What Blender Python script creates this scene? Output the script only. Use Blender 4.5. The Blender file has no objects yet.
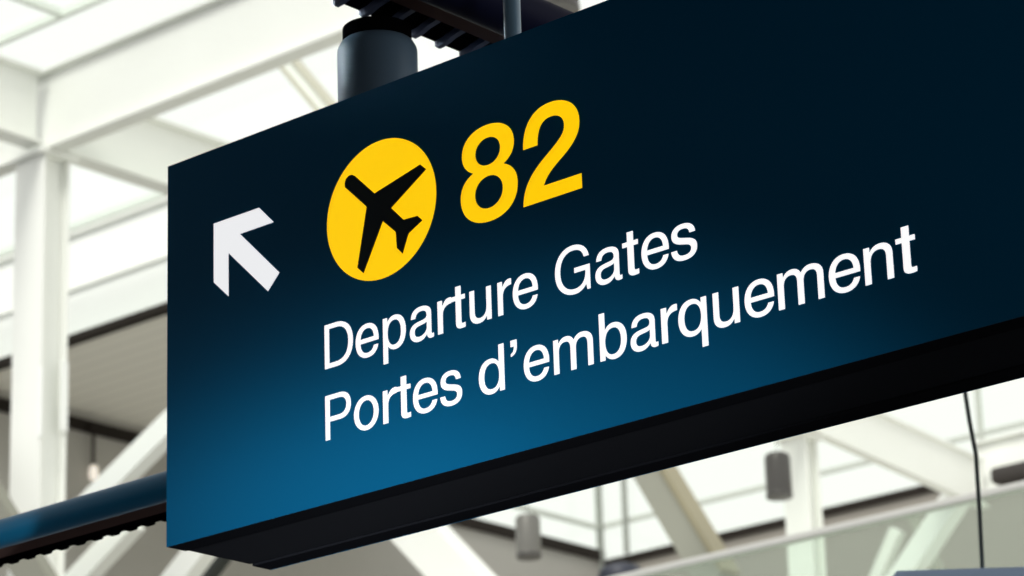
import bpy, bmesh, math, random, re
from mathutils import Vector, Matrix

# ------------------------------------------------------------------ scene
S = bpy.context.scene
COL = S.collection
S.view_settings.view_transform = 'Standard'
S.view_settings.look = 'None'
S.view_settings.exposure = 0.0
S.view_settings.gamma = 1.0
S.view_settings.use_curve_mapping = False

# ------------------------------------------------------------------ camera
FPX = 3166.9                       # focal length in pixels of the 1024 wide frame
EYE = Vector((0.0, 0.0, 1.6))
R_RIGHT = Vector((0.7505073, 0.6601082, -0.0315592))
R_DOWN = Vector((-0.2350872, 0.2220408, -0.9462726))
R_FWD = Vector((-0.6176349, 0.7176037, 0.3218262))


def ray(px, py):
    return R_RIGHT * ((px - 512) / FPX) + R_DOWN * ((py - 288) / FPX) + R_FWD


def at(px, py, X=None, Y=None, Z=None):
    """Point of the building where a sight line meets one of its planes."""
    d = ray(px, py)
    if X is not None:
        t = (X - EYE.x) / d.x
    elif Y is not None:
        t = (Y - EYE.y) / d.y
    else:
        t = (Z - EYE.z) / d.z
    return EYE + d * t


cam_d = bpy.data.cameras.new('camera')
cam = bpy.data.objects.new('camera', cam_d)
COL.objects.link(cam)
rot = Matrix((R_RIGHT, -R_DOWN, -R_FWD)).transposed().to_4x4()
cam.matrix_world = Matrix.Translation(EYE) @ rot
cam_d.sensor_width = 36.0
cam_d.lens = FPX * 36.0 / 1024.0
cam_d.clip_end = 500
cam_d.dof.use_dof = True
cam_d.dof.focus_distance = 5.55
cam_d.dof.aperture_fstop = 7.6
S.camera = cam


# ------------------------------------------------------------------ materials
def mat(name, col, rough=0.5, metal=0.0, spec=0.5, emit=None, estr=0.0, noise=0.0, nscale=6.0, coat=0.0):
    m = bpy.data.materials.new(name)
    m.use_nodes = True
    nt = m.node_tree
    b = nt.nodes['Principled BSDF']
    b.inputs['Base Color'].default_value = (*col, 1)
    b.inputs['Roughness'].default_value = rough
    b.inputs['Metallic'].default_value = metal
    b.inputs['Specular IOR Level'].default_value = spec
    b.inputs['Coat Weight'].default_value = coat
    if emit:
        b.inputs['Emission Color'].default_value = (*emit, 1)
        b.inputs['Emission Strength'].default_value = estr
    if noise > 0:
        tc = nt.nodes.new('ShaderNodeTexCoord')
        n = nt.nodes.new('ShaderNodeTexNoise')
        n.inputs['Scale'].default_value = nscale
        n.inputs['Detail'].default_value = 4
        mx = nt.nodes.new('ShaderNodeMix')
        mx.data_type = 'RGBA'
        mx.inputs['A'].default_value = (*[c * (1 - noise) for c in col], 1)
        mx.inputs['B'].default_value = (*[min(1, c * (1 + noise)) for c in col], 1)
        nt.links.new(tc.outputs['Object'], n.inputs['Vector'])
        nt.links.new(n.outputs['Fac'], mx.inputs['Factor'])
        nt.links.new(mx.outputs['Result'], b.inputs['Base Color'])
    return m


def glass_mat(name, tint, gloss=0.08, haze=0.0, haze_col=(0.8, 0.85, 0.8)):
    m = bpy.data.materials.new(name)
    m.use_nodes = True
    nt = m.node_tree
    nt.nodes.clear()
    out = nt.nodes.new('ShaderNodeOutputMaterial')
    tr = nt.nodes.new('ShaderNodeBsdfTransparent')
    tr.inputs['Color'].default_value = (*tint, 1)
    gl = nt.nodes.new('ShaderNodeBsdfGlossy')
    gl.inputs['Roughness'].default_value = 0.05
    mix = nt.nodes.new('ShaderNodeMixShader')
    mix.inputs['Fac'].default_value = gloss
    nt.links.new(tr.outputs[0], mix.inputs[1])
    nt.links.new(gl.outputs[0], mix.inputs[2])
    last = mix
    if haze > 0:
        df = nt.nodes.new('ShaderNodeBsdfDiffuse')
        df.inputs['Color'].default_value = (*haze_col, 1)
        mix2 = nt.nodes.new('ShaderNodeMixShader')
        mix2.inputs['Fac'].default_value = haze
        nt.links.new(mix.outputs[0], mix2.inputs[1])
        nt.links.new(df.outputs[0], mix2.inputs[2])
        last = mix2
    nt.links.new(last.outputs[0], out.inputs['Surface'])
    return m


def panel_mat(name, c1, c2, scale, rough=0.7):
    """Flat ceiling or wall cladding in long boards."""
    m = mat(name, c1, rough)
    nt = m.node_tree
    b = nt.nodes['Principled BSDF']
    tc = nt.nodes.new('ShaderNodeTexCoord')
    w = nt.nodes.new('ShaderNodeTexWave')
    w.wave_type = 'BANDS'
    w.bands_direction = 'Y'
    w.inputs['Scale'].default_value = scale
    w.inputs['Distortion'].default_value = 0.0
    rp = nt.nodes.new('ShaderNodeValToRGB')
    rp.color_ramp.elements[0].position = 0.02
    rp.color_ramp.elements[0].color = (*c2, 1)
    rp.color_ramp.elements[1].position = 0.10
    rp.color_ramp.elements[1].color = (*c1, 1)
    nt.links.new(tc.outputs['Object'], w.inputs['Vector'])
    nt.links.new(w.outputs['Fac'], rp.inputs['Fac'])
    nt.links.new(rp.outputs['Color'], b.inputs['Base Color'])
    return m


M = {
    'navy': mat('navy_sign_face', (0.002, 0.112, 0.25), 0.6, spec=0.04),
    'black': mat('black_aluminium', (0.013, 0.014, 0.018), 0.9, spec=0.0),
    'black2': mat('black_bottom_panel', (0.025, 0.027, 0.033), 0.9, spec=0.0),
    'white_lit': mat('lit_white_lettering', (0.25, 0.25, 0.25), 0.5, emit=(1, 1, 1), estr=0.97),
    'white_arrow': mat('lit_white_arrow', (0.25, 0.25, 0.25), 0.5, emit=(0.97, 0.98, 1), estr=0.84),
    'yellow_lit': mat('lit_yellow', (0.25, 0.15, 0.0), 0.5, emit=(1.0, 0.60, 0.0), estr=0.98),
    'plane': mat('dark_airplane_film', (0.002, 0.010, 0.016), 0.55, spec=0.12),
    'tube': mat('navy_gloss_paint', (0.010, 0.21, 0.42), 0.4, spec=0.05),
    'tray_navy': mat('dark_navy_paint', (0.012, 0.014, 0.045), 0.5, spec=0.08),
    'tray_brown': mat('brown_black_strip', (0.15, 0.095, 0.085), 0.8, spec=0.0),
    'tray_black': mat('black_backing', (0.004, 0.004, 0.005), 0.9, spec=0.0),
    'rib': mat('blue_grey_rib', (0.11, 0.14, 0.24), 0.4),
    'post': mat('slate_grey_paint', (0.12, 0.19, 0.27), 0.45, spec=0.2),
    'rod': mat('slate_grey_rod', (0.20, 0.34, 0.48), 0.3, spec=0.5),
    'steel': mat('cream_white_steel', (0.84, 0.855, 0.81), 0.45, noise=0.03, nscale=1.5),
    'steel_taupe_shade': mat('taupe_shade_steel', (0.32, 0.32, 0.27), 0.5),  # taupe paints shade on the wide brace; the small tan brace shares it
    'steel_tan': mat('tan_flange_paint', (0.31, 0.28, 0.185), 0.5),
    'steel_shadowed': mat('shadowed_grey_steel', (0.035, 0.04, 0.036), 0.6, spec=0.2),
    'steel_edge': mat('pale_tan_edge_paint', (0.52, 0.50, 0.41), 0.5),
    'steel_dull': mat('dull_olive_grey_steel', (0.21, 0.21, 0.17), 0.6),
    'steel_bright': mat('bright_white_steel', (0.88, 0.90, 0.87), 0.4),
    'soffit': panel_mat('soffit_boards', (0.84, 0.82, 0.75), (0.74, 0.72, 0.66), 1.2),
    'wallgrey': mat('grey_wall_paint', (0.38, 0.37, 0.34), 0.75, noise=0.05, nscale=0.6),
    'wallbrown': mat('warm_grey_wall', (0.28, 0.26, 0.23), 0.75, noise=0.04, nscale=0.6),
    'trim_dark': mat('dark_brown_trim', (0.022, 0.018, 0.015), 0.7, spec=0.1),
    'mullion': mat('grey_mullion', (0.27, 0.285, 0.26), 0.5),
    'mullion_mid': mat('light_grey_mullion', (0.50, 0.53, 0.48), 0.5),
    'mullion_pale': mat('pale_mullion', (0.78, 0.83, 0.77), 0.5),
    'glass': glass_mat('clear_pane', (0.97, 0.99, 0.97), 0.03),
    'glass_tint': glass_mat('faintly_green_pane', (0.945, 0.97, 0.94), 0.03),
    'glass_rail': glass_mat('greenish_guard_glass', (0.88, 0.935, 0.89), 0.05, haze=0.03),
    'handrail': mat('brushed_grey_handrail', (0.55, 0.55, 0.52), 0.35, metal=0.3),
    'lamp_grey': mat('grey_lamp_metal', (0.16, 0.157, 0.143), 0.4, metal=0.3),
    'lamp_dark': mat('charcoal_lamp_metal', (0.07, 0.066, 0.062), 0.3, metal=0.3),
    'olive': mat('dark_olive_metal', (0.035, 0.038, 0.028), 0.6, spec=0.1),
    'cable': mat('dark_cable', (0.05, 0.065, 0.06), 0.5),
    'screen': mat('blue_grey_casing', (0.58, 0.74, 1.0), 0.5),
    'dark_box': mat('dark_brown_casing', (0.03, 0.024, 0.022), 0.5),
    'dark_navy_box': mat('dark_navy_casing', (0.018, 0.022, 0.04), 0.5),
    'low_bounce_near': mat('charcoal_low_bounce_floor', (0.07, 0.072, 0.08), 0.9, noise=0.15, nscale=8.0),
    'low_bounce_middle': mat('grey_low_bounce_floor', (0.08, 0.08, 0.077), 0.5, noise=0.1, nscale=2.0),
    'floor': mat('pale_terrazzo', (0.74, 0.73, 0.68), 0.35, noise=0.06, nscale=3.0),
    'shade_slab_dark': mat('dark_shade_slab', (0.08, 0.084, 0.09), 0.8),
    'shade_wall_dark': mat('dark_shade_wall', (0.12, 0.125, 0.13), 0.8),
    'lampglass': mat('frosted_lamp_glass', (0.9, 0.85, 0.78), 0.4, emit=(1, 0.9, 0.78), estr=0.55),
}


# ------------------------------------------------------------------ mesh helpers
def link(name, me, m=None, parent=None):
    o = bpy.data.objects.new(name, me)
    COL.objects.link(o)
    if m is not None and me is not None:
        me.materials.append(M[m])
    if parent is not None:
        o.parent = parent
    return o


class MB:
    def __init__(self):
        self.bm = bmesh.new()

    def box(self, a, b, bevel=0.0):
        a, b = Vector(a), Vector(b)
        lo = Vector([min(a[i], b[i]) for i in range(3)])
        hi = Vector([max(a[i], b[i]) for i in range(3)])
        r = bmesh.ops.create_cube(self.bm, size=1.0)
        for v in r['verts']:
            v.co = Vector([lo[i] + (v.co[i] + 0.5) * (hi[i] - lo[i]) for i in range(3)])
        if bevel > 0:
            es = list({e for v in r['verts'] for e in v.link_edges})
            bmesh.ops.bevel(self.bm, geom=es, offset=bevel, segments=2, affect='EDGES', profile=0.6)
        return self

    def bar(self, p, q, w, d, side=(0, 1, 0), bevel=0.0):
        """Square bar from p to q; d is its size along 'side', w across."""
        p, q = Vector(p), Vector(q)
        z = (q - p).normalized()
        s = Vector(side)
        s = (s - z * s.dot(z)).normalized()
        t = z.cross(s)
        vs = []
        for c in (p, q):
            for (i, j) in ((-1, -1), (1, -1), (1, 1), (-1, 1)):
                vs.append(self.bm.verts.new(c + t * (i * w / 2) + s * (j * d / 2)))
        fs = [(3, 2, 1, 0), (4, 5, 6, 7)] + [(k, (k + 1) % 4, 4 + (k + 1) % 4, 4 + k) for k in range(4)]
        faces = [self.bm.faces.new([vs[i] for i in f]) for f in fs]
        if bevel > 0:
            es = list({e for f in faces for e in f.edges})
            bmesh.ops.bevel(self.bm, geom=es, offset=bevel, segments=2, affect='EDGES')
        return self

    def lathe(self, prof, axis_p, axis_d=(0, 0, 1), n=40):
        """Revolve (radius, height) pairs about an axis through axis_p."""
        p0, z = Vector(axis_p), Vector(axis_d).normalized()
        x = z.orthogonal().normalized()
        y = z.cross(x)
        rings = []
        for r, h in prof:
            rings.append([self.bm.verts.new(p0 + z * h + (x * math.cos(2 * math.pi * k / n) + y * math.sin(2 * math.pi * k / n)) * max(r, 1e-5)) for k in range(n)])
        for a, b in zip(rings, rings[1:]):
            for k in range(n):
                self.bm.faces.new((a[k], a[(k + 1) % n], b[(k + 1) % n], b[k]))
        self.bm.faces.new(list(reversed(rings[0])))
        self.bm.faces.new(rings[-1])
        return self

    def tube(self, pts, r, n=12):
        pts = [Vector(p) for p in pts]
        rings = []
        for i, p in enumerate(pts):
            d = (pts[min(i + 1, len(pts) - 1)] - pts[max(i - 1, 0)]).normalized()
            x = d.cross(Vector((0.3, 0.9, 0.1))).normalized()
            y = d.cross(x)
            rings.append([self.bm.verts.new(p + (x * math.cos(2 * math.pi * k / n) + y * math.sin(2 * math.pi * k / n)) * r) for k in range(n)])
        for a, b in zip(rings, rings[1:]):
            for k in range(n):
                self.bm.faces.new((a[k], a[(k + 1) % n], b[(k + 1) % n], b[k]))
        self.bm.faces.new(list(reversed(rings[0])))
        self.bm.faces.new(rings[-1])
        return self

    def prism(self, prof, frame, length):
        """Extrude a profile [(u, v)] ; frame = (origin, U, V, W)."""
        o, U, V, W = [Vector(c) for c in frame]
        a = [self.bm.verts.new(o + U * u + V * v) for u, v in prof]
        b = [self.bm.verts.new(o + U * u + V * v + W * length) for u, v in prof]
        n = len(prof)
        self.bm.faces.new(list(reversed(a)))
        self.bm.faces.new(b)
        for k in range(n):
            self.bm.faces.new((a[k], a[(k + 1) % n], b[(k + 1) % n], b[k]))
        return self

    def build(self, name, m, parent=None, smooth=False, origin=None):
        bmesh.ops.recalc_face_normals(self.bm, faces=self.bm.faces[:])
        me = bpy.data.meshes.new(name)
        off = None
        if parent is not None:
            off = Vector(parent['_o'])
        elif origin is not None:
            off = Vector(origin)
        if off is not None:
            for v in self.bm.verts:
                v.co -= off
        self.bm.to_mesh(me)
        self.bm.free()
        if smooth:
            for p in me.polygons:
                p.use_smooth = True
            me.set_sharp_from_angle(angle=math.radians(38))
        o = link(name, me, m, parent)
        if parent is None and origin is not None:
            o.location = origin
        o['_o'] = tuple(off) if off is not None else (0, 0, 0)
        return o


def thing(name, label, cat, loc, group=None):
    o = bpy.data.objects.new(name, None)
    COL.objects.link(o)
    o.empty_display_size = 0.1
    o.location = loc
    o['_o'] = tuple(loc)
    tag(o, label, cat, group)
    return o


def tag(o, label, cat, group=None):
    o['label'] = label
    o['category'] = cat
    if group:
        o['group'] = group
    return o


def struct(o):
    o['kind'] = 'structure'
    return o


# ================================================================== THE SIGN
SO = Vector((-4.4686, 4.12643, 3.14074))       # lower left front corner
SL, SD, SH = 2.62, 0.2865, 0.80                # length, thickness, height
sign = thing('hanging_direction_sign', 'long navy blue airport sign box reading Departure Gates hanging from the tray', 'sign', SO)


def sbox(x0, y0, z0, x1, y1, z1, bevel=0.0):
    return MB().box(SO + Vector((x0, y0, z0)), SO + Vector((x1, y1, z1)), bevel)


sbox(0, 0, 0, SL, 0.002, SH).build('front_panel', 'navy', sign)['label'] = 'navy blue front face'
sbox(0, SD - 0.002, 0, SL, SD, SH).build('rear_panel', 'navy', sign)
b = MB()
b.box(SO + Vector((0.004, 0.0025, 0.016)), SO + Vector((SL - 0.004, SD - 0.0025, SH - 0.004)))
b.build('housing', 'black', sign)
sbox(0.0, 0.0025, 0.0, SL, 0.052, 0.0155, 0.001).build('bottom_rail', 'black', sign)
sbox(0.0, SD - 0.052, 0.0, SL, SD - 0.0025, 0.0155, 0.001).build('bottom_rail', 'black', sign)
sbox(0.0, 0.058, 0.003, SL, SD - 0.058, 0.0158).build('bottom_panel', 'black2', sign)
sbox(0.0, 0.003, SH - 0.0035, SL, SD - 0.003, SH).build('top_cover', 'black', sign)

# ---- lettering: outlines in 1/1000 of the letter size
K = 0.5523


def ell(cx, cy, rx, ry, k=0.565):
    return f'M {cx+rx} {cy} C {cx+rx} {cy+ry*k} {cx+rx*k} {cy+ry} {cx} {cy+ry} C {cx-rx*k} {cy+ry} {cx-rx} {cy+ry*k} {cx-rx} {cy} C {cx-rx} {cy-ry*k} {cx-rx*k} {cy-ry} {cx} {cy-ry} C {cx+rx*k} {cy-ry} {cx+rx} {cy-ry*k} {cx+rx} {cy} Z'


P_BODY = 'M 58 -207 L 58 524 L 150 524 L 150 448 C 182 508 235 538 305 538 C 435 538 519 430 519 264 C 519 95 432 -15 303 -15 C 240 -15 190 10 157 58 L 157 -207 Z'
B_BODY = 'M 58 0 L 58 718 L 157 718 L 157 455 C 190 510 240 538 305 538 C 435 538 519 430 519 264 C 519 95 432 -15 303 -15 C 237 -15 185 15 150 72 L 150 0 Z'
P_HOLE = 'M 155 262 C 155 380 203 456 285 456 C 369 456 418 380 418 262 C 418 143 369 68 285 68 C 203 68 155 143 155 262 Z'
U_BODY = 'M 489 0 L 489 524 L 391 524 L 391 230 C 391 130 345 70 268 70 C 200 70 166 110 166 185 L 166 524 L 68 524 L 68 162 C 68 50 130 -15 240 -15 C 310 -15 360 13 397 72 L 397 0 Z'
GLYPH = {
    'D': ['M 79 0 L 79 718 L 335 718 C 545 718 682 590 682 362 C 682 130 545 0 335 0 Z',
          'M 180 84 L 180 634 L 322 634 C 490 634 580 535 580 362 C 580 185 490 84 322 84 Z'],
    'P': ['M 81 0 L 81 718 L 395 718 C 545 718 630 635 630 503 C 630 370 545 285 395 285 L 182 285 L 182 0 Z',
          'M 182 369 L 182 634 L 375 634 C 475 634 530 585 530 503 C 530 418 475 369 375 369 Z'],
    'o': [ell(278, 262, 244, 277, 0.57), ell(278, 262, 145, 194, 0.57)],
    'e': ['M 519 226 L 519 265 C 519 440 430 538 282 538 C 135 538 38 428 38 260 C 38 95 132 -15 282 -15 C 405 -15 490 52 511 163 L 415 163 C 398 103 350 68 284 68 C 200 68 146 128 142 226 Z',
          'M 144 304 C 152 395 205 455 281 455 C 360 455 413 395 417 304 Z'],
    'p': [P_BODY, P_HOLE],
    'b': [B_BODY, P_HOLE],
    'a': ['M 60 362 L 158 362 C 164 425 205 457 275 457 C 345 457 384 430 384 378 C 384 340 365 325 300 317 L 215 305 C 95 289 34 240 34 146 C 34 48 105 -15 210 -15 C 285 -15 340 13 388 68 C 392 15 420 -10 470 -10 C 490 -10 510 -7 530 0 L 530 68 C 520 65 512 64 507 64 C 490 64 482 73 482 94 L 482 395 C 482 490 408 538 280 538 C 145 538 65 478 60 362 Z',
          'M 384 268 C 365 255 345 248 300 242 L 230 232 C 165 222 137 197 137 148 C 137 98 170 68 230 68 C 315 68 384 118 384 185 Z'],
    'r': ['M 70 0 L 70 524 L 162 524 L 162 430 C 200 505 240 538 298 538 C 310 538 320 537 333 534 L 333 436 C 225 433 170 385 170 275 L 170 0 Z'],
    't': ['M 89 669 L 89 524 L 14 524 L 14 444 L 89 444 L 89 90 C 89 22 122 -7 187 -7 C 210 -7 232 -4 257 2 L 257 82 C 243 78 230 77 218 77 C 195 77 188 87 188 117 L 188 444 L 257 444 L 257 524 L 188 524 L 188 669 Z'],
    'u': [U_BODY],
    'm': ['M 65 0 L 65 524 L 157 524 L 157 455 C 190 510 235 538 296 538 C 362 538 408 510 430 455 C 468 510 515 538 580 538 C 700 538 769 475 769 362 L 769 0 L 670 0 L 670 340 C 670 415 640 453 575 453 C 508 453 467 405 467 325 L 467 0 L 367 0 L 367 340 C 367 415 337 453 273 453 C 206 453 164 403 164 320 L 164 0 Z'],
    's': ['M 443 372 L 345 372 C 338 428 302 457 240 457 C 180 457 147 433 147 392 C 147 358 172 342 240 326 L 318 307 C 420 282 464 238 464 157 C 464 50 380 -15 248 -15 C 112 -15 36 48 32 166 L 132 166 C 138 100 178 67 252 67 C 322 67 361 95 361 141 C 361 180 336 199 268 215 L 190 234 C 90 258 46 305 46 385 C 46 478 122 538 240 538 C 368 538 440 478 443 372 Z'],
    'G': ['M 704 0 L 640 0 L 622 85 C 565 15 495 -19 402 -19 C 190 -19 42 135 42 358 C 42 590 185 737 395 737 C 560 737 672 650 694 508 L 594 508 C 573 600 505 651 395 651 C 240 651 146 540 146 358 C 146 180 250 67 408 67 C 540 67 615 150 615 292 L 615 300 L 405 300 L 405 384 L 704 384 Z'],
    "'": ['M 53 718 L 157 718 L 157 615 C 157 530 125 480 53 463 L 53 512 C 90 524 103 552 105 612 L 53 612 Z'],
    '8': ['M 277 709 C 410 709 500 635 500 522 C 500 455 465 405 410 376 C 480 346 520 288 520 205 C 520 70 425 -19 278 -19 C 130 -19 36 70 36 205 C 36 288 76 346 146 376 C 90 405 56 455 56 522 C 56 635 145 709 277 709 Z',
          ell(277, 507, 104, 101), ell(277, 202, 116, 118)],
    '2': ['M 46 420 C 44 600 135 709 282 709 C 420 709 514 625 514 500 C 514 415 470 350 375 280 C 320 240 236 190 208 112 L 514 112 L 514 0 L 32 0 C 40 150 100 230 245 335 C 345 408 387 445 387 503 C 387 560 345 598 282 598 C 208 598 168 540 168 420 Z'],
}


def parse(path):
    tok = path.split()
    pts, i, cur = [], 0, None
    while i < len(tok):
        c = tok[i]
        if c in 'ML':
            cur = (float(tok[i + 1]), float(tok[i + 2]))
            pts.append(cur)
            i += 3
        elif c == 'C':
            q = [float(t) for t in tok[i + 1:i + 7]]
            for s in range(1, 13):
                t = s / 12
                u = 1 - t
                pts.append((u**3 * cur[0] + 3 * u * u * t * q[0] + 3 * u * t * t * q[2] + t**3 * q[4],
                            u**3 * cur[1] + 3 * u * u * t * q[1] + 3 * u * t * t * q[3] + t**3 * q[5]))
            cur = (q[4], q[5])
            i += 7
        else:
            i += 1
    if abs(pts[0][0] - pts[-1][0]) < 1e-6 and abs(pts[0][1] - pts[-1][1]) < 1e-6:
        pts.pop()
    return pts


def glyph(ch):
    if ch in GLYPH:
        return [parse(p) for p in GLYPH[ch]]
    if ch == 'd':
        return [[(557 - x, y) for x, y in parse(p)] for p in (B_BODY, P_HOLE)]
    if ch == 'q':
        return [[(557 - x, y) for x, y in parse(p)] for p in (P_BODY, P_HOLE)]
    if ch == 'n':
        return [[(557 - x, 523 - y) for x, y in parse(U_BODY)]]


def flat_shape(name, contours, m, parent, y=0.0, depth=0.0010):
    """Filled outline (metres, sign x / z) as a thin raised panel on the face."""
    cu = bpy.data.curves.new(name, 'CURVE')
    cu.dimensions = '2D'
    cu.fill_mode = 'BOTH'
    cu.extrude = depth / 2
    for c in contours:
        sp = cu.splines.new('POLY')
        sp.points.add(len(c) - 1)
        for p, (x, z) in zip(sp.points, c):
            p.co = (x, z, 0, 1)
        sp.use_cyclic_u = True
    tmp = bpy.data.objects.new(name, cu)
    me = bpy.data.meshes.new_from_object(tmp)
    bpy.data.objects.remove(tmp)
    bpy.data.curves.remove(cu)
    for v in me.vertices:
        x, z, d = v.co
        v.co = (x, y - depth / 2 - d, z)
    me.name = name
    o = link(name, me, None, parent)
    me.materials.clear()
    me.materials.append(M[m])
    o['_o'] = parent['_o']
    return o


def inset(c, outer, d):
    """Move a closed outline by d: outer outlines shrink, holes grow."""
    n = len(c)
    area = sum(c[k][0] * c[(k + 1) % n][1] - c[(k + 1) % n][0] * c[k][1] for k in range(n))
    sg = (1 if area > 0 else -1) * (1 if outer else -1)
    out = []
    for k in range(n):
        p, q, r = Vector(c[k - 1]), Vector(c[k]), Vector(c[(k + 1) % n])
        e1, e2 = (q - p).normalized(), (r - q).normalized()
        n1, n2 = Vector((-e1.y, e1.x)) * sg, Vector((-e2.y, e2.x)) * sg
        m = n1 + n2
        if m.length < 0.3:
            m = n1
        m.normalize()
        out.append(tuple(q + m * (d / max(0.5, m.dot(n1)))))
    return out


def word_shapes(items, em, base):
    """items: (letter, left edge, right edge) in mm on the sign."""
    out = []
    for ch, x0, x1 in items:
        g = glyph(ch)
        lo, hi = min(x for x, _ in g[0]), max(x for x, _ in g[0])
        for k, c in enumerate(g):
            pts = [((SHIFT + x0 + (x - lo) * (x1 - x0) / (hi - lo)) / 1000, (base + y * em) / 1000) for x, y in c]
            out.append(inset(pts, k == 0, THIN))
    return out


EM = 0.1235
THIN = 0.0006                                  # metres taken off every edge of a stroke
SHIFT = 2.0
english = [('D', 438.9, 514.2), ('e', 520.7, 581.0), ('p', 592.0, 651.1), ('a', 660.7, 721.7), ('r', 731.4, 766.5), ('t', 766.0, 800.6),
           ('u', 811.2, 864.8), ('r', 880.0, 914.0), ('e', 916.5, 977.1), ('G', 1018.0, 1099.9), ('a', 1111.2, 1173.0), ('t', 1175.0, 1211.3),
           ('e', 1217.3, 1279.2), ('s', 1283.4, 1341.3)]
french = [('P', 438.3, 506.2), ('o', 513.3, 577.5), ('r', 588.5, 624.5), ('t', 623.5, 659.6), ('e', 664.9, 727.0), ('s', 732.8, 787.6),
          ('d', 828.5, 891.0), ("'", 906.9, 922.5), ('e', 936.8, 997.7), ('m', 1007.6, 1099.8), ('b', 1114.5, 1176.6), ('a', 1184.1, 1246.1),
          ('r', 1253.7, 1290.4), ('q', 1291.3, 1354.4), ('u', 1367.7, 1424.2), ('e', 1435.0, 1498.0), ('m', 1505.4, 1601.2),
          ('e', 1611.1, 1675.4), ('n', 1683.2, 1741.1), ('t', 1747.7, 1786.7)]
flat_shape('english_lettering', word_shapes(english, EM, 263.4), 'white_lit', sign)['label'] = 'white words Departure Gates'
flat_shape('french_lettering', word_shapes(french, EM, 122.3), 'white_lit', sign)['label'] = "white words Portes d'embarquement"
num = []
for ch, x0 in (('8', 798.6), ('2', 951.0)):
    g = glyph(ch)
    lo = min(x for x, _ in g[0])
    for c in g:
        num.append(inset([((x0 + (x - lo) * 0.2925) / 1000, (456.0 + y * 0.2635) / 1000) for x, y in c], c is g[0], 0.0008))
flat_shape('gate_number', num, 'yellow_lit', sign)['label'] = 'yellow number 82'
arrow = [(136.2, 639.6), (265.4, 639.0), (305.4, 598.6), (210.5, 598.6), (320.2, 490.0), (288.5, 459.6), (177.6, 567.6), (177.6, 476.6), (136.2, 515.6)]
flat_shape('arrow', [[(x / 1000, z / 1000) for x, z in arrow]], 'white_arrow', sign)['label'] = 'white arrow pointing up and left'
disc = [(0.5949 + 0.1428 * math.cos(2 * math.pi * k / 96), 0.5482 + 0.1395 * math.sin(2 * math.pi * k / 96)) for k in range(96)]
dk = flat_shape('pictogram_disc', [disc], 'yellow_lit', sign)
dk['label'] = 'yellow disc with a dark airplane'
nose = [(502.0, 626.0 - 8), (501.6, 626.5), (505.0, 634.2), (512.0, 638.6), (520.5, 638.6), (528.5, 634.4)]
plane = nose + [(580.0, 584.2), (699.9, 610.2), (714.8, 596.2), (622.6, 543.0), (654.0, 511.2), (690.0, 509.4), (702.2, 497.2),
                (668.6, 481.6), (664.6, 477.4), (649.8, 444.0), (635.4, 459.2), (633.3, 491.8), (600.4, 522.4), (547.6, 430.8), (531.6, 446.0), (558.8, 562.4)]
plane = [(x / 1000, z / 1000) for x, z in plane]
flat_shape('airplane_symbol', [plane], 'plane', dk, y=-0.0011, depth=0.0006)

# ---- hangers
PX, PY = -4.010, 4.27
post = thing('support_post', 'thick slate grey round post between the sign and the ribbed tray', 'post', (PX, PY, SO.z + SH))
b = MB()
b.lathe([(0.079, 0.0), (0.0805, 0.004), (0.0805, 0.154), (0.0795, 0.161), (0.074, 0.172), (0.0705, 0.175)], (PX, PY, SO.z + SH), n=56)
b.build('shaft', 'post', post, smooth=True)
MB().lathe([(0.0695, 0.1752), (0.0695, 0.206)], (PX, PY, SO.z + SH), n=40).build('neck', 'tray_black', post, smooth=True)
RX, RY = -3.592, 4.2
rod = MB().lathe([(0.016, 0.0), (0.0165, 0.002), (0.0165, 1.9)], (RX, RY, SO.z + SH), n=32).build('suspension_rod', 'rod', None, True, origin=(RX, RY, SO.z + SH))
tag(rod, 'slim blue-grey vertical rod rising from the sign top in front of the tray', 'rod')

# ---- ribbed cable tray above the sign (runs front to back)
TX, TZ = -4.000, 4.158
Y0, Y1 = 2.2, 9.5
tray = thing('cable_tray', 'dark navy pipe and ribbed tray crossing above the sign and the post', 'cable tray', (TX, Y0, TZ))
MB().lathe([(0.048, 0), (0.050, 0.003), (0.050, Y1 - Y0)], (TX + 0.176, Y0, TZ + 0.030), (0, 1, 0), n=40).build('pipe', 'tray_navy', tray, smooth=True)
b = MB()
b.prism([(-0.003, 0.010), (0.074, 0.026), (0.074, 0.036), (-0.003, 0.019)], ((TX, Y0, TZ), (1, 0, 0), (0, 0, 1), (0, 1, 0)), Y1 - Y0)
b.build('backing_strip', 'tray_black', tray)
b = MB()
b.prism([(0.074, 0.010), (0.130, 0.002), (0.130, 0.03), (0.074, 0.036)], ((TX, Y0, TZ), (1, 0, 0), (0, 0, 1), (0, 1, 0)), Y1 - Y0)
b.build('side_strip', 'tray_brown', tray)


def rib_mesh(name, U, W):
    """Curved tapering rib, U = outward direction, W = along the tray."""
    U, W, Zv = Vector(U), Vector(W), Vector((0, 0, 1))
    bm = bmesh.new()
    prof = [(-0.0045, 0.001, 0.008), (0.002, -0.005, 0.011), (0.02, -0.003, 0.012), (0.045, 0.006, 0.013), (0.075, 0.012, 0.015), (0.10, 0.008, 0.016)]
    rings = []
    for u, v, w in prof:
        c = U * u + Zv * v
        rings.append([bm.verts.new(c + W * (i * w) + Zv * j) for i, j in ((-0.5, 0), (0.5, 0), (0.5, 0.016), (-0.5, 0.016))])
    for a, c in zip(rings, rings[1:]):
        for k in range(4):
            bm.faces.new((a[k], a[(k + 1) % 4], c[(k + 1) % 4], c[k]))
    bm.faces.new(rings[0][::-1])
    bm.faces.new(rings[-1])
    bmesh.ops.recalc_face_normals(bm, faces=bm.faces[:])
    me = bpy.data.meshes.new(name)
    bm.to_mesh(me)
    bm.free()
    me.materials.append(M['rib'])
    return me


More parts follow.
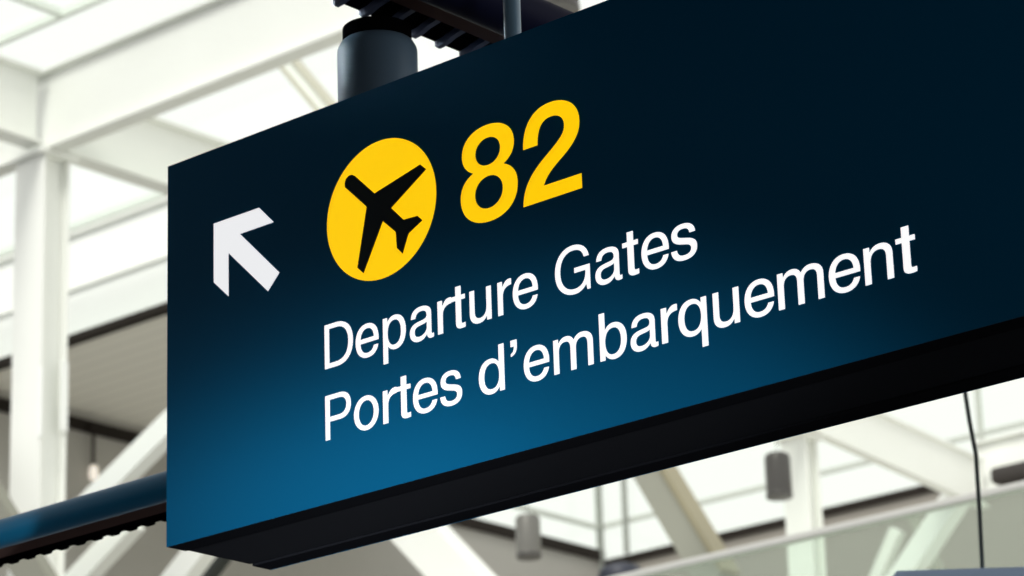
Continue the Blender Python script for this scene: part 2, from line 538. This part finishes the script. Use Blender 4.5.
rm = rib_mesh('rib', (1, 0, 0), (0, 1, 0))
k = 0
yy = 3.62
while yy < 5.2:
    o = link('rib', rm, None, tray)
    o.location = (0, yy - Y0, 0)
    yy += 0.0745

# ---- blue tube with ribbed underside behind the left end of the sign
TY, TBZ = 4.530, 3.427
X0, X1 = -9.0, -2.2
tube = thing('blue_tube', 'glossy blue tube with toothed black underside behind the lower left of the sign', 'tube', (X0, TY, TBZ))
MB().lathe([(0.031, 0), (0.0325, 0.003), (0.0325, X1 - X0)], (X0, TY, TBZ), (1, 0, 0), n=40).build('pipe', 'tube', tube, smooth=True)
b = MB()
b.prism([(0.024, -0.020), (0.128, -0.024), (0.128, -0.012), (0.024, 0.0)], ((X0, TY, TBZ), (0, 1, 0), (0, 0, 1), (1, 0, 0)), X1 - X0)
b.build('backing_strip', 'tray_black', tube)
b = MB()
b.prism([(0.024, -0.023), (0.075, -0.027), (0.075, -0.02), (0.024, -0.016)], ((X0, TY, TBZ), (0, 1, 0), (0, 0, 1), (1, 0, 0)), X1 - X0)
b.build('side_strip', 'tray_brown', tube)
bm = bmesh.new()
bmesh.ops.create_cube(bm, size=1.0)
for v in bm.verts:
    v.co = Vector((v.co.x * 0.030, (v.co.y + 0.5) * 0.026 + 0.108, (v.co.z - 0.5) * 0.012 - 0.016))
tm = bpy.data.meshes.new('tooth')
bmesh.ops.bevel(bm, geom=bm.edges[:], offset=0.003, segments=2, affect='EDGES')
bm.to_mesh(tm)
bm.free()
tm.materials.append(M['tray_black'])
xx = -6.2
while xx < -4.6:
    o = link('tooth', tm, None, tube)
    o.location = (xx - X0, 0, 0)
    xx += 0.058
for bx in (-3.9, -2.6):
    MB().box((bx - 0.02, SO.y + SD, TBZ - 0.02), (bx + 0.02, TY - 0.02, TBZ + 0.02), 0.003).build('bracket', 'black', tube)

# ================================================================== STEELWORK
def ibeam(name, label, p, q, h, fw, ft=0.03, wt=0.03, m='steel', group='white steel frame beams', cat='beam', lip=True):
    """I-beam, p and q at the middle of its underside."""
    p, q = Vector(p), Vector(q)
    d = q - p
    side = Vector((d.y, -d.x, 0)).normalized()
    t = thing(name, label, cat, p, group)
    t['kind'] = 'thing'
    up = Vector((0, 0, 1))
    MB().bar(p + up * (ft / 2), q + up * (ft / 2), ft, fw, side, 0.004).build('bottom_flange', m, t)
    MB().bar(p + up * (h / 2), q + up * (h / 2), h - 2 * ft, wt, side).build('web', m, t)
    MB().bar(p + up * (h - ft / 2), q + up * (h - ft / 2), ft, fw, side, 0.004).build('top_flange', m, t)
    return t


def column(name, label, x0, x1, y0, y1, z0, z1, plates=False, base=True):
    """H-column with boxed faces: two flanges across X and side plates."""
    t = thing(name, label, 'column', ((x0 + x1) / 2, (y0 + y1) / 2, z0), 'white steel columns')
    t['kind'] = 'thing'
    MB().box((x0, y0, z0), (x1, y0 + 0.025, z1), 0.004).build('front_flange', 'steel', t)
    MB().box((x0, y1 - 0.025, z0), (x1, y1, z1), 0.004).build('rear_flange', 'steel', t)
    MB().box((x0 + 0.08, y0 + 0.025, z0), (x1 - 0.08, y1 - 0.025, z1)).build('core', 'steel', t)
    MB().box((x0 - 0.05, y0 - 0.05, z1 - 0.03), (x1 + 0.05, y1 + 0.05, z1), 0.004).build('cap_plate', 'steel', t)
    if base:
        MB().box((x0 - 0.1, y0 - 0.1, z0), (x1 + 0.1, y1 + 0.1, z0 + 0.04), 0.005).build('base_plate', 'steel', t)
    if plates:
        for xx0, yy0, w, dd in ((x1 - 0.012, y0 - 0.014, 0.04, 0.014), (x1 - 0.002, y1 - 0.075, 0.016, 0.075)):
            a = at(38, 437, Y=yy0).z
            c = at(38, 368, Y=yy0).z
            MB().box((xx0, yy0, a), (xx0 + w, yy0 + dd, c), 0.002).build('sunlit_streak_plate', 'steel_bright', t)  # bright plates stand in for sunlit streaks on the column edges
    return t


CX = -18.82            # face line of the frame behind the left of the sign
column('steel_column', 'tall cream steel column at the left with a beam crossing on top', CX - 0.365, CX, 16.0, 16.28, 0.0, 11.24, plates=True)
ibeam('steel_beam', 'big white beam at upper left running from the column up behind the post', (-26, 16.085, 11.245), (-9.5, 16.085, 11.245), 0.73, 0.17)
ibeam('steel_beam', 'short white beam at far left edge meeting the column top from the near side', (CX - 0.1, 9.5, 11.29), (CX - 0.1, 15.98, 11.29), 0.66, 0.2)
ibeam('steel_beam', 'white beam going back from the left column top to the sign corner', (CX - 0.1, 16.19, 11.29), (CX - 0.1, 27.0, 11.29), 0.60, 0.2)

# second column and the sloping beam at lower right
RXc = -16.925
a0, a1 = at(823, 434, X=RXc), at(945, 488, X=RXc)
sl = (a1.z - a0.z) / (a1.y - a0.y)
column('steel_column', 'white steel column at lower right behind the dark pendant lamp', -17.30, -17.01, 24.0, 24.21, 4.8, a0.z + sl * (24.21 - a0.y) - 0.004)
ibeam('steel_beam', 'pale sloping beam running from the lower right column to the hanging cable', (RXc - 0.06, 23.2, a0.z + sl * (23.2 - a0.y)), (RXc - 0.06, 27.05, a0.z + sl * (27.05 - a0.y)), 0.52, 0.12)
cz = at(972, 441, Y=27.1)
ibeam('steel_beam', 'pale beam at the right edge behind the hanging cable, near the dark box', (RXc - 0.2, 27.2, cz.z - 0.56), (2.0, 27.2, cz.z - 0.56), 0.56, 0.16)


def brace(label, p, q, w, d, m, plates=True, side=(0, 1, 0)):
    p, q = Vector(p), Vector(q)
    t = thing('diagonal_brace', label, 'brace', p, 'diagonal steel braces')
    MB().bar(p, q, w, d, side, 0.006).build('shaft', m, t)
    dirn = (q - p).normalized()
    if plates:
        for c, s in ((p, 1), (q, -1)):
            MB().bar(c - dirn * 0.02 * s, c + dirn * 0.35 * s, w * 1.02, d * 1.15, side, 0.004).build('end_plate', m, t)
    return t


def edge_plate(t, p, q, w, m, wd=0.06, sgn=1, deep=0.30):
    p, q = Vector(p), Vector(q)
    d = (q - p).normalized()
    n = d.cross(Vector((0, 1, 0))).normalized()
    if n.x * sgn < 0:
        n = -n
    MB().bar(p + n * (w / 2 + wd / 2), q + n * (w / 2 + wd / 2), wd, deep, (0, 1, 0), 0.004).build('edge_flange', m, t)


def brace_px(label, a, c, Y, w, d, m, plates=False):
    return brace(label, at(*a, Y=Y), at(*c, Y=Y), w, d, m, plates)


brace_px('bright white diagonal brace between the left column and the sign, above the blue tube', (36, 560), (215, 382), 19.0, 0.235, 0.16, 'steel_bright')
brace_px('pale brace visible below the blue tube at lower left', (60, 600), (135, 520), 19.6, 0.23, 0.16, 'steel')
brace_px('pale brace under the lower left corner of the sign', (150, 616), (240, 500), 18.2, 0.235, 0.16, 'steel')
brace_px('shadowed brace painted dark grey close beside the pale one under the lower left corner of the sign', (176, 616), (264, 500), 18.9, 0.155, 0.12, 'steel_shadowed')  # dark grey stands in for the shadow beside the pale brace
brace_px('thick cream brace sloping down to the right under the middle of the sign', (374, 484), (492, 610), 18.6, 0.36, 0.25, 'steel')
bt = brace_px('wide brace with its shade painted taupe grey, sloping down right of the two mullions', (608, 400), (718, 585), 26.0, 0.34, 0.2, 'steel_taupe_shade')  # shade on this brace is put into its taupe colour
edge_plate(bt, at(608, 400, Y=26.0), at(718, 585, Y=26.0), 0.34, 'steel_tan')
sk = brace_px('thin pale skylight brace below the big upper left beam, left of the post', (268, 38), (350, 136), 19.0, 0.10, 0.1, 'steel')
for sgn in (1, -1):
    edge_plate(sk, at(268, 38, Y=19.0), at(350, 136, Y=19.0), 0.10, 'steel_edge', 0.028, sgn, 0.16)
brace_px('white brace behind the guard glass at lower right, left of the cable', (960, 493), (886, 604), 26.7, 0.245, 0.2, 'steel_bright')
brace_px('small tan brace behind the guard glass, crossing left of the white one', (912, 514), (948, 590), 28.2, 0.11, 0.1, 'steel_taupe_shade')
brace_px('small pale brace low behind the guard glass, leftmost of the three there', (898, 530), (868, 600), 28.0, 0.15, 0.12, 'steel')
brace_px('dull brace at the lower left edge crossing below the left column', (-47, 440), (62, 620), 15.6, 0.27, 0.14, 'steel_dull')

# ================================================================== FAR HALL SHELL
FY = 23.0
XW = -28.63                     # left far wall
YW = 35.1                       # back far wall
ZS = 12.987                     # soffit height
# fascia on the left: two bands, lip, dark trim, soffit
L1 = at(72, 235, Y=FY).z
L2 = at(72, 292, Y=FY).z
L3 = at(72, 337, Y=FY).z
fascia = thing('roof_fascia', 'long white roof fascia in two bands seen between the left column and the sign', 'fascia', (-40, FY, L3))
MB().box((-40, FY, L2 + 0.05), (-21.0, FY + 0.30, L1)).build('upper_band', 'steel_bright', fascia)
MB().box((-40, FY - 0.06, L1 - 0.03), (-21.0, FY + 0.34, L1 + 0.02)).build('top_lip', 'steel', fascia)
MB().box((-40, FY - 0.04, L2), (-21.0, FY + 0.30, L2 + 0.05)).build('middle_lip', 'steel', fascia)
MB().box((-40, FY, L3 + 0.03), (-21.0, FY + 0.30, L2)).build('lower_band', 'steel_bright', fascia)
MB().box((-40, FY - 0.015, L3 - 0.06), (-21.0, FY + 0.12, L3 + 0.03)).build('dark_edge_trim', 'trim_dark', fascia)
struct(MB().box((XW, FY + 0.12, L3 - 0.02), (-21.0, 30.2, L3 + 0.10)).build('ceiling_soffit', 'soffit'))
# left far wall
b = MB()
b.box((XW - 0.25, FY, 0), (XW, YW, 12.70))
b.box((XW - 0.25, FY, 12.70), (XW, 30.2, 13.2))
struct(b.build('wall_left', 'wallgrey'))
struct(MB().box((XW - 0.02, FY, 12.70), (XW + 0.05, YW, 12.86)).build('trim_1', 'trim_dark'))
struct(MB().box((XW - 0.25, YW, 0), (12.0, YW + 0.25, 12.60)).build('wall_back', 'wallbrown'))
struct(MB().box((XW, YW - 0.05, 12.60), (12.0, YW + 0.02, 12.71)).build('trim_2', 'trim_dark'))


def window_wall(name, axis, a, b, fixed, z0, z1, rails, posts, post_w):
    """Clerestory glazing: frame with rails and mullions plus one pane per bay."""
    w = MB()
    def bx(u0, u1, za, zb, t=0.04):
        if axis == 'X':
            return ((u0, fixed - t, za), (u1, fixed + t, zb))
        return ((fixed - t, u0, za), (fixed + t, u1, zb))
    for z in rails:
        w.box(*bx(a, b, z - 0.03, z + 0.03, 0.03))
    w.box(*bx(a, b, z1 - 0.08, z1))
    for u, pw in zip(posts, post_w):
        w.box(*bx(u - pw / 2, u + pw / 2, z0, z1))
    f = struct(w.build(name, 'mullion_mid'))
    g = MB()
    g.box(*bx(a, b, z0, z1 - 0.08, 0.006))
    p = g.build('glass_pane', 'glass_tint', f)
    return f


window_wall('window_1', 'Y', 30.3, YW, XW + 0.02, 12.86, 17.0, [13.20], [30.35], [0.1])
window_wall('window_2', 'X', XW, 12.0, YW, 12.70, 17.0, [13.23], [-25.0, -22.0, -18.0, -14.0, -10.0, -6.0, -2.0, 2.0, 6.0, 10.0], [0.05] * 10)
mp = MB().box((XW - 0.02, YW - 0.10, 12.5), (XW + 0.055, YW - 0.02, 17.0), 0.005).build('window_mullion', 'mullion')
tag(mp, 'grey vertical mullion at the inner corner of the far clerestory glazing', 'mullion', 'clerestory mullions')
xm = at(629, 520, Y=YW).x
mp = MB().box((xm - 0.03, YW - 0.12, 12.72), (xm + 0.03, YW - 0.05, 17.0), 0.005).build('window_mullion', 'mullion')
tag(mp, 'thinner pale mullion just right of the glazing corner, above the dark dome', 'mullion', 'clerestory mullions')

# roof glazing over the upper left
gx0, gx1, gy0, gy1, gz = -30.0, -9.0, 14.0, 22.4, 14.0
rf = MB()
for y in (gy0 + 0.05, 18.34, gy1 - 0.05):
    rf.box((gx0, y - 0.03, gz - 0.06), (gx1, y + 0.03, gz + 0.02))
for x in (-29.9, -25.6, -21.35, -17.1, -12.9):
    rf.box((x - 0.03, gy0, gz - 0.05), (x + 0.03, 18.34, gz + 0.02))
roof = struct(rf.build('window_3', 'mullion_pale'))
MB().box((gx0, gy0, gz + 0.02), (gx1, gy1, gz + 0.035)).build('glass_pane', 'glass', roof)

# ================================================================== SMALLER THINGS IN THE FAR HALL
def pendant(label, px, ptop, pbot, wpx, Y, m, top_z):
    a, c = at(px, ptop, Y=Y), at(px, pbot, Y=Y)
    dep = (a - EYE).dot(R_FWD)
    r = wpx / FPX * dep / 2
    h = a.z - c.z
    t = thing('cylinder_lamp', label, 'lamp', (a.x, a.y, c.z), 'cylinder lamps')
    MB().lathe([(r * 0.90, 0), (r * 0.97, h * 0.012), (r, h * 0.05), (r, h * 0.90), (r * 0.93, h * 0.965), (r * 0.80, h)], (a.x, a.y, c.z), n=40).build('lamp_body', m, t, True)
    MB().lathe([(r * 1.01, -h * 0.01), (r * 1.03, h * 0.01), (r * 1.03, h * 0.07), (r * 1.01, h * 0.09)], (a.x, a.y, c.z), n=40).build('rim', 'lamp_dark', t, True)
    MB().lathe([(0.0025, h * 0.99), (0.0025, top_z - c.z)], (a.x, a.y, c.z), n=8).build('cord', 'cable', t, True)
    return t


pendant('grey cylinder lamp below the sign at bottom centre, left of the mullions', 527.5, 516, 558, 25, 18.5, 'lamp_grey', 14.5)
pendant('dark grey cylinder lamp hanging in front of the lower right column', 777, 454, 498, 26, 20.0, 'lamp_dark', 14.0)
pendant('dark olive lamp at the top edge behind the sign and tray', 552, -50, 12, 50, 12.0, 'olive', 9.6)

# guard with glass in front of the upper floor
GY = 14.0
ra = at(680, 568, Y=GY)
rb = at(1023, 487, Y=GY)
guard = thing('glass_guardrail', 'clear glass guardrail with grey handrail across the lower right corner', 'guardrail', (-11.6, GY, 4.82))
zr = (ra.z + rb.z) / 2
MB().box((-17.0, GY - 0.03, zr - 0.012), (-4.0, GY + 0.03, zr + 0.034), 0.012).build('handrail', 'handrail', guard)
gx = -17.0
while gx < -4.1:
    MB().box((gx + 0.006, GY - 0.008, 4.84), (gx + 2.594, GY + 0.008, zr - 0.012)).build('glass_panel', 'glass_rail', guard)
    gx += 2.6
MB().box((-17.0, GY - 0.05, 4.82), (-4.0, GY + 0.05, 4.90), 0.006).build('base_shoe', 'handrail', guard)
struct(MB().box((-17.6, GY - 0.2, 4.45), (-3.0, YW, 4.80)).build('floor_upper', 'floor'))

# blue-grey screen on its cable
d_scr = 9.0
pc = EYE + ray(985, 568) * d_scr
scr = thing('hanging_screen', 'blue-grey casing with only its top edge showing at the bottom right, on a dark cable', 'screen', pc)
u = Vector((R_RIGHT.x, R_RIGHT.y, 0)).normalized()
v = Vector((-u.y, u.x, 0))
left = EYE + ray(890, 569) * d_scr
w_l = (left - pc).dot(u)
b = MB()
b.prism([(w_l, -0.02), (w_l + 0.02, -0.0), (0.62, 0.0), (0.64, -0.02), (0.64, -0.50), (0.62, -0.52), (w_l + 0.02, -0.52), (w_l, -0.50)], (pc, u, (0, 0, 1), v), 0.10)
b.build('casing', 'screen', scr)
MB().prism([(w_l + 0.03, -0.05), (0.61, -0.05), (0.61, -0.47), (w_l + 0.03, -0.47)], (pc - v * 0.003, u, (0, 0, 1), v), 0.004).build('display', 'dark_navy_box', scr)
hg = [pc + v * 0.05 + Vector((0, 0, -0.002)), pc + v * 0.05 + Vector((0, 0, 0.3))]
top = EYE + ray(964, 385) * (d_scr * 1.02)
mid = EYE + ray(976, 455) * (d_scr * 1.013)
b = MB()
q0 = pc + v * 0.05
pts = [q0, q0.lerp(mid, 0.5) + u * 0.001, mid, mid.lerp(top, 0.5) - u * 0.002, top, top + (top - mid) * 3.2 + u * 0.06]
b.tube(pts, 0.0068, 10)
cb = b.build('hanging_cable', 'cable', scr, True)
cb['label'] = 'dark cable'

# dark box at the right edge, dome at the mullion foot, rod lamp at the left wall
Yd = 26.9
a, c = at(988, 480, Y=Yd), at(1060, 462, Y=Yd)
bx = thing('dark_ceiling_box', 'dark brown box at the right edge just under the pale beam and above the handrail', 'box', (c.x, Yd, a.z - 0.1))
MB().box((a.x + 0.17, Yd - 0.25, a.z - 0.13), (a.x + 1.4, Yd + 0.1, a.z + 0.05), 0.06).build('casing', 'dark_box', bx)
MB().box((a.x + 0.27, Yd - 0.2, a.z - 0.145), (a.x + 1.3, Yd + 0.05, a.z - 0.125), 0.01).build('grille', 'trim_dark', bx)

Yd = 33.6
a = at(621, 579, Y=Yd)
dm = MB().lathe([(0.30, -0.2), (0.32, 0.02), (0.31, 0.10), (0.26, 0.165), (0.15, 0.205), (0.0, 0.215)], (a.x, a.y, a.z), n=36).build('dark_dome', 'dark_navy_box', None, True, origin=(a.x, a.y, a.z))
tag(dm, 'dark navy rounded dome low at the foot of the two mullions', 'dome')

Xl = XW + 0.12
a, c, e = at(93, 428, X=Xl), at(93, 465, X=Xl), at(93.5, 480, X=Xl)
wl = thing('wall_lamp', 'small white lamp on a thin rod at the far wall right of the left column', 'lamp', a)
MB().lathe([(0.022, 0), (0.022, a.z - c.z)], c, n=12).build('rod', 'trim_dark', wl, True)
hh = c.z - e.z
MB().lathe([(0.03, 0), (0.055, hh * 0.1), (0.06, hh * 0.5), (0.05, hh * 0.9), (0.02, hh)], e, n=20).build('lamp_glass', 'lampglass', wl, True)
MB().box(a + Vector((-0.12, -0.06, -0.03)), a + Vector((0.03, 0.06, 0.05)), 0.01).build('bracket', 'trim_dark', wl)

# ================================================================== NEAR HALL (unseen; slab and walls added to shade the sign)
struct(MB().box((-120, 20.0, -0.2), (40, 90, 0.0)).build('floor', 'floor'))  # unseen far floor, kept pale to bounce light onto the soffit
struct(MB().box((-120, 9.0, -0.2), (40, 20.0, 0.0)).build('floor_unseen_middle', 'low_bounce_middle'))  # unseen strip, kept dark to cut light bounced onto the beams
struct(MB().box((-120, -40, -0.2), (40, 9.0, 0.0)).build('floor_unseen_near', 'low_bounce_near'))  # unseen floor, kept dark to cut bounce onto the sign
struct(MB().box((-7.3, -14, 6.1), (14, 5.9, 6.5)).build('added_shade_slab', 'shade_slab_dark'))  # unseen slab added to keep sky light off the sign
struct(MB().box((-7.3, -14, 0), (14, -13.7, 6.1)).build('wall_shade_rear', 'shade_wall_dark'))  # unseen wall added to keep light behind the viewpoint low
struct(MB().box((9.0, -13.7, 0), (9.3, 5.9, 6.1)).build('wall_shade_right', 'shade_wall_dark'))  # unseen wall added to block light from the right
struct(MB().box((-7.3, -13.7, 0), (-7.0, 2.6, 6.1)).build('wall_shade_near', 'shade_wall_dark'))  # unseen wall added to block sky from the left

# ================================================================== LIGHT
world = bpy.data.worlds.new('overcast_sky')
S.world = world
world.use_nodes = True
bg = world.node_tree.nodes['Background']
bg.inputs['Color'].default_value = (1.0, 1.0, 0.975, 1)
bg.inputs['Strength'].default_value = 1.12


def light(name, kind, energy, color, loc, target=None, **kw):
    d = bpy.data.lights.new(name, kind)
    d.energy = energy
    d.color = color
    for kk, vv in kw.items():
        setattr(d, kk, vv)
    o = bpy.data.objects.new(name, d)
    COL.objects.link(o)
    o.location = loc
    if target is not None:
        o.rotation_euler = (Vector(target) - Vector(loc)).to_track_quat('-Z', 'Y').to_euler()
    return o


light('sun', 'SUN', 2.4, (1.0, 0.98, 0.92), (0, 0, 30), (-3.5, 11, 17.5), angle=math.radians(20))
# added spotlight, out of view, that washes the lower part of the sign face
light('added_wash_spot', 'SPOT', 1350, (0.95, 0.98, 1.0), (1.5, 1.5, 2.3), (-3.62, 4.13, 3.0), spot_size=math.radians(11.5), spot_blend=1.0, shadow_soft_size=0.12)

light('added_narrow_spot', 'SPOT', 1900, (0.95, 0.98, 1.0), (1.5, 1.5, 2.5), (-3.98, 4.13, 3.09), spot_size=math.radians(6.2), spot_blend=1.0, shadow_soft_size=0.12)  # added spotlight, makes the brighter core low on the sign face
light('added_fill_spot', 'SPOT', 130, (1.0, 0.98, 0.92), (2.2, 1.0, 2.6), (-3.3, 4.13, 3.4), spot_size=math.radians(34), spot_blend=1.0, shadow_soft_size=0.2)  # added broad fill, lifts the darker parts of the sign face
# added spotlight out of view on the left, brightening the post
light('added_post_spot', 'SPOT', 260, (0.75, 0.9, 1.0), (-6.8, 3.5, 5.3), (-3.98, 4.26, 4.12), spot_size=math.radians(8), spot_blend=0.8, shadow_soft_size=0.1)

for o in bpy.data.objects:
    if '_o' in o:
        del o['_o']
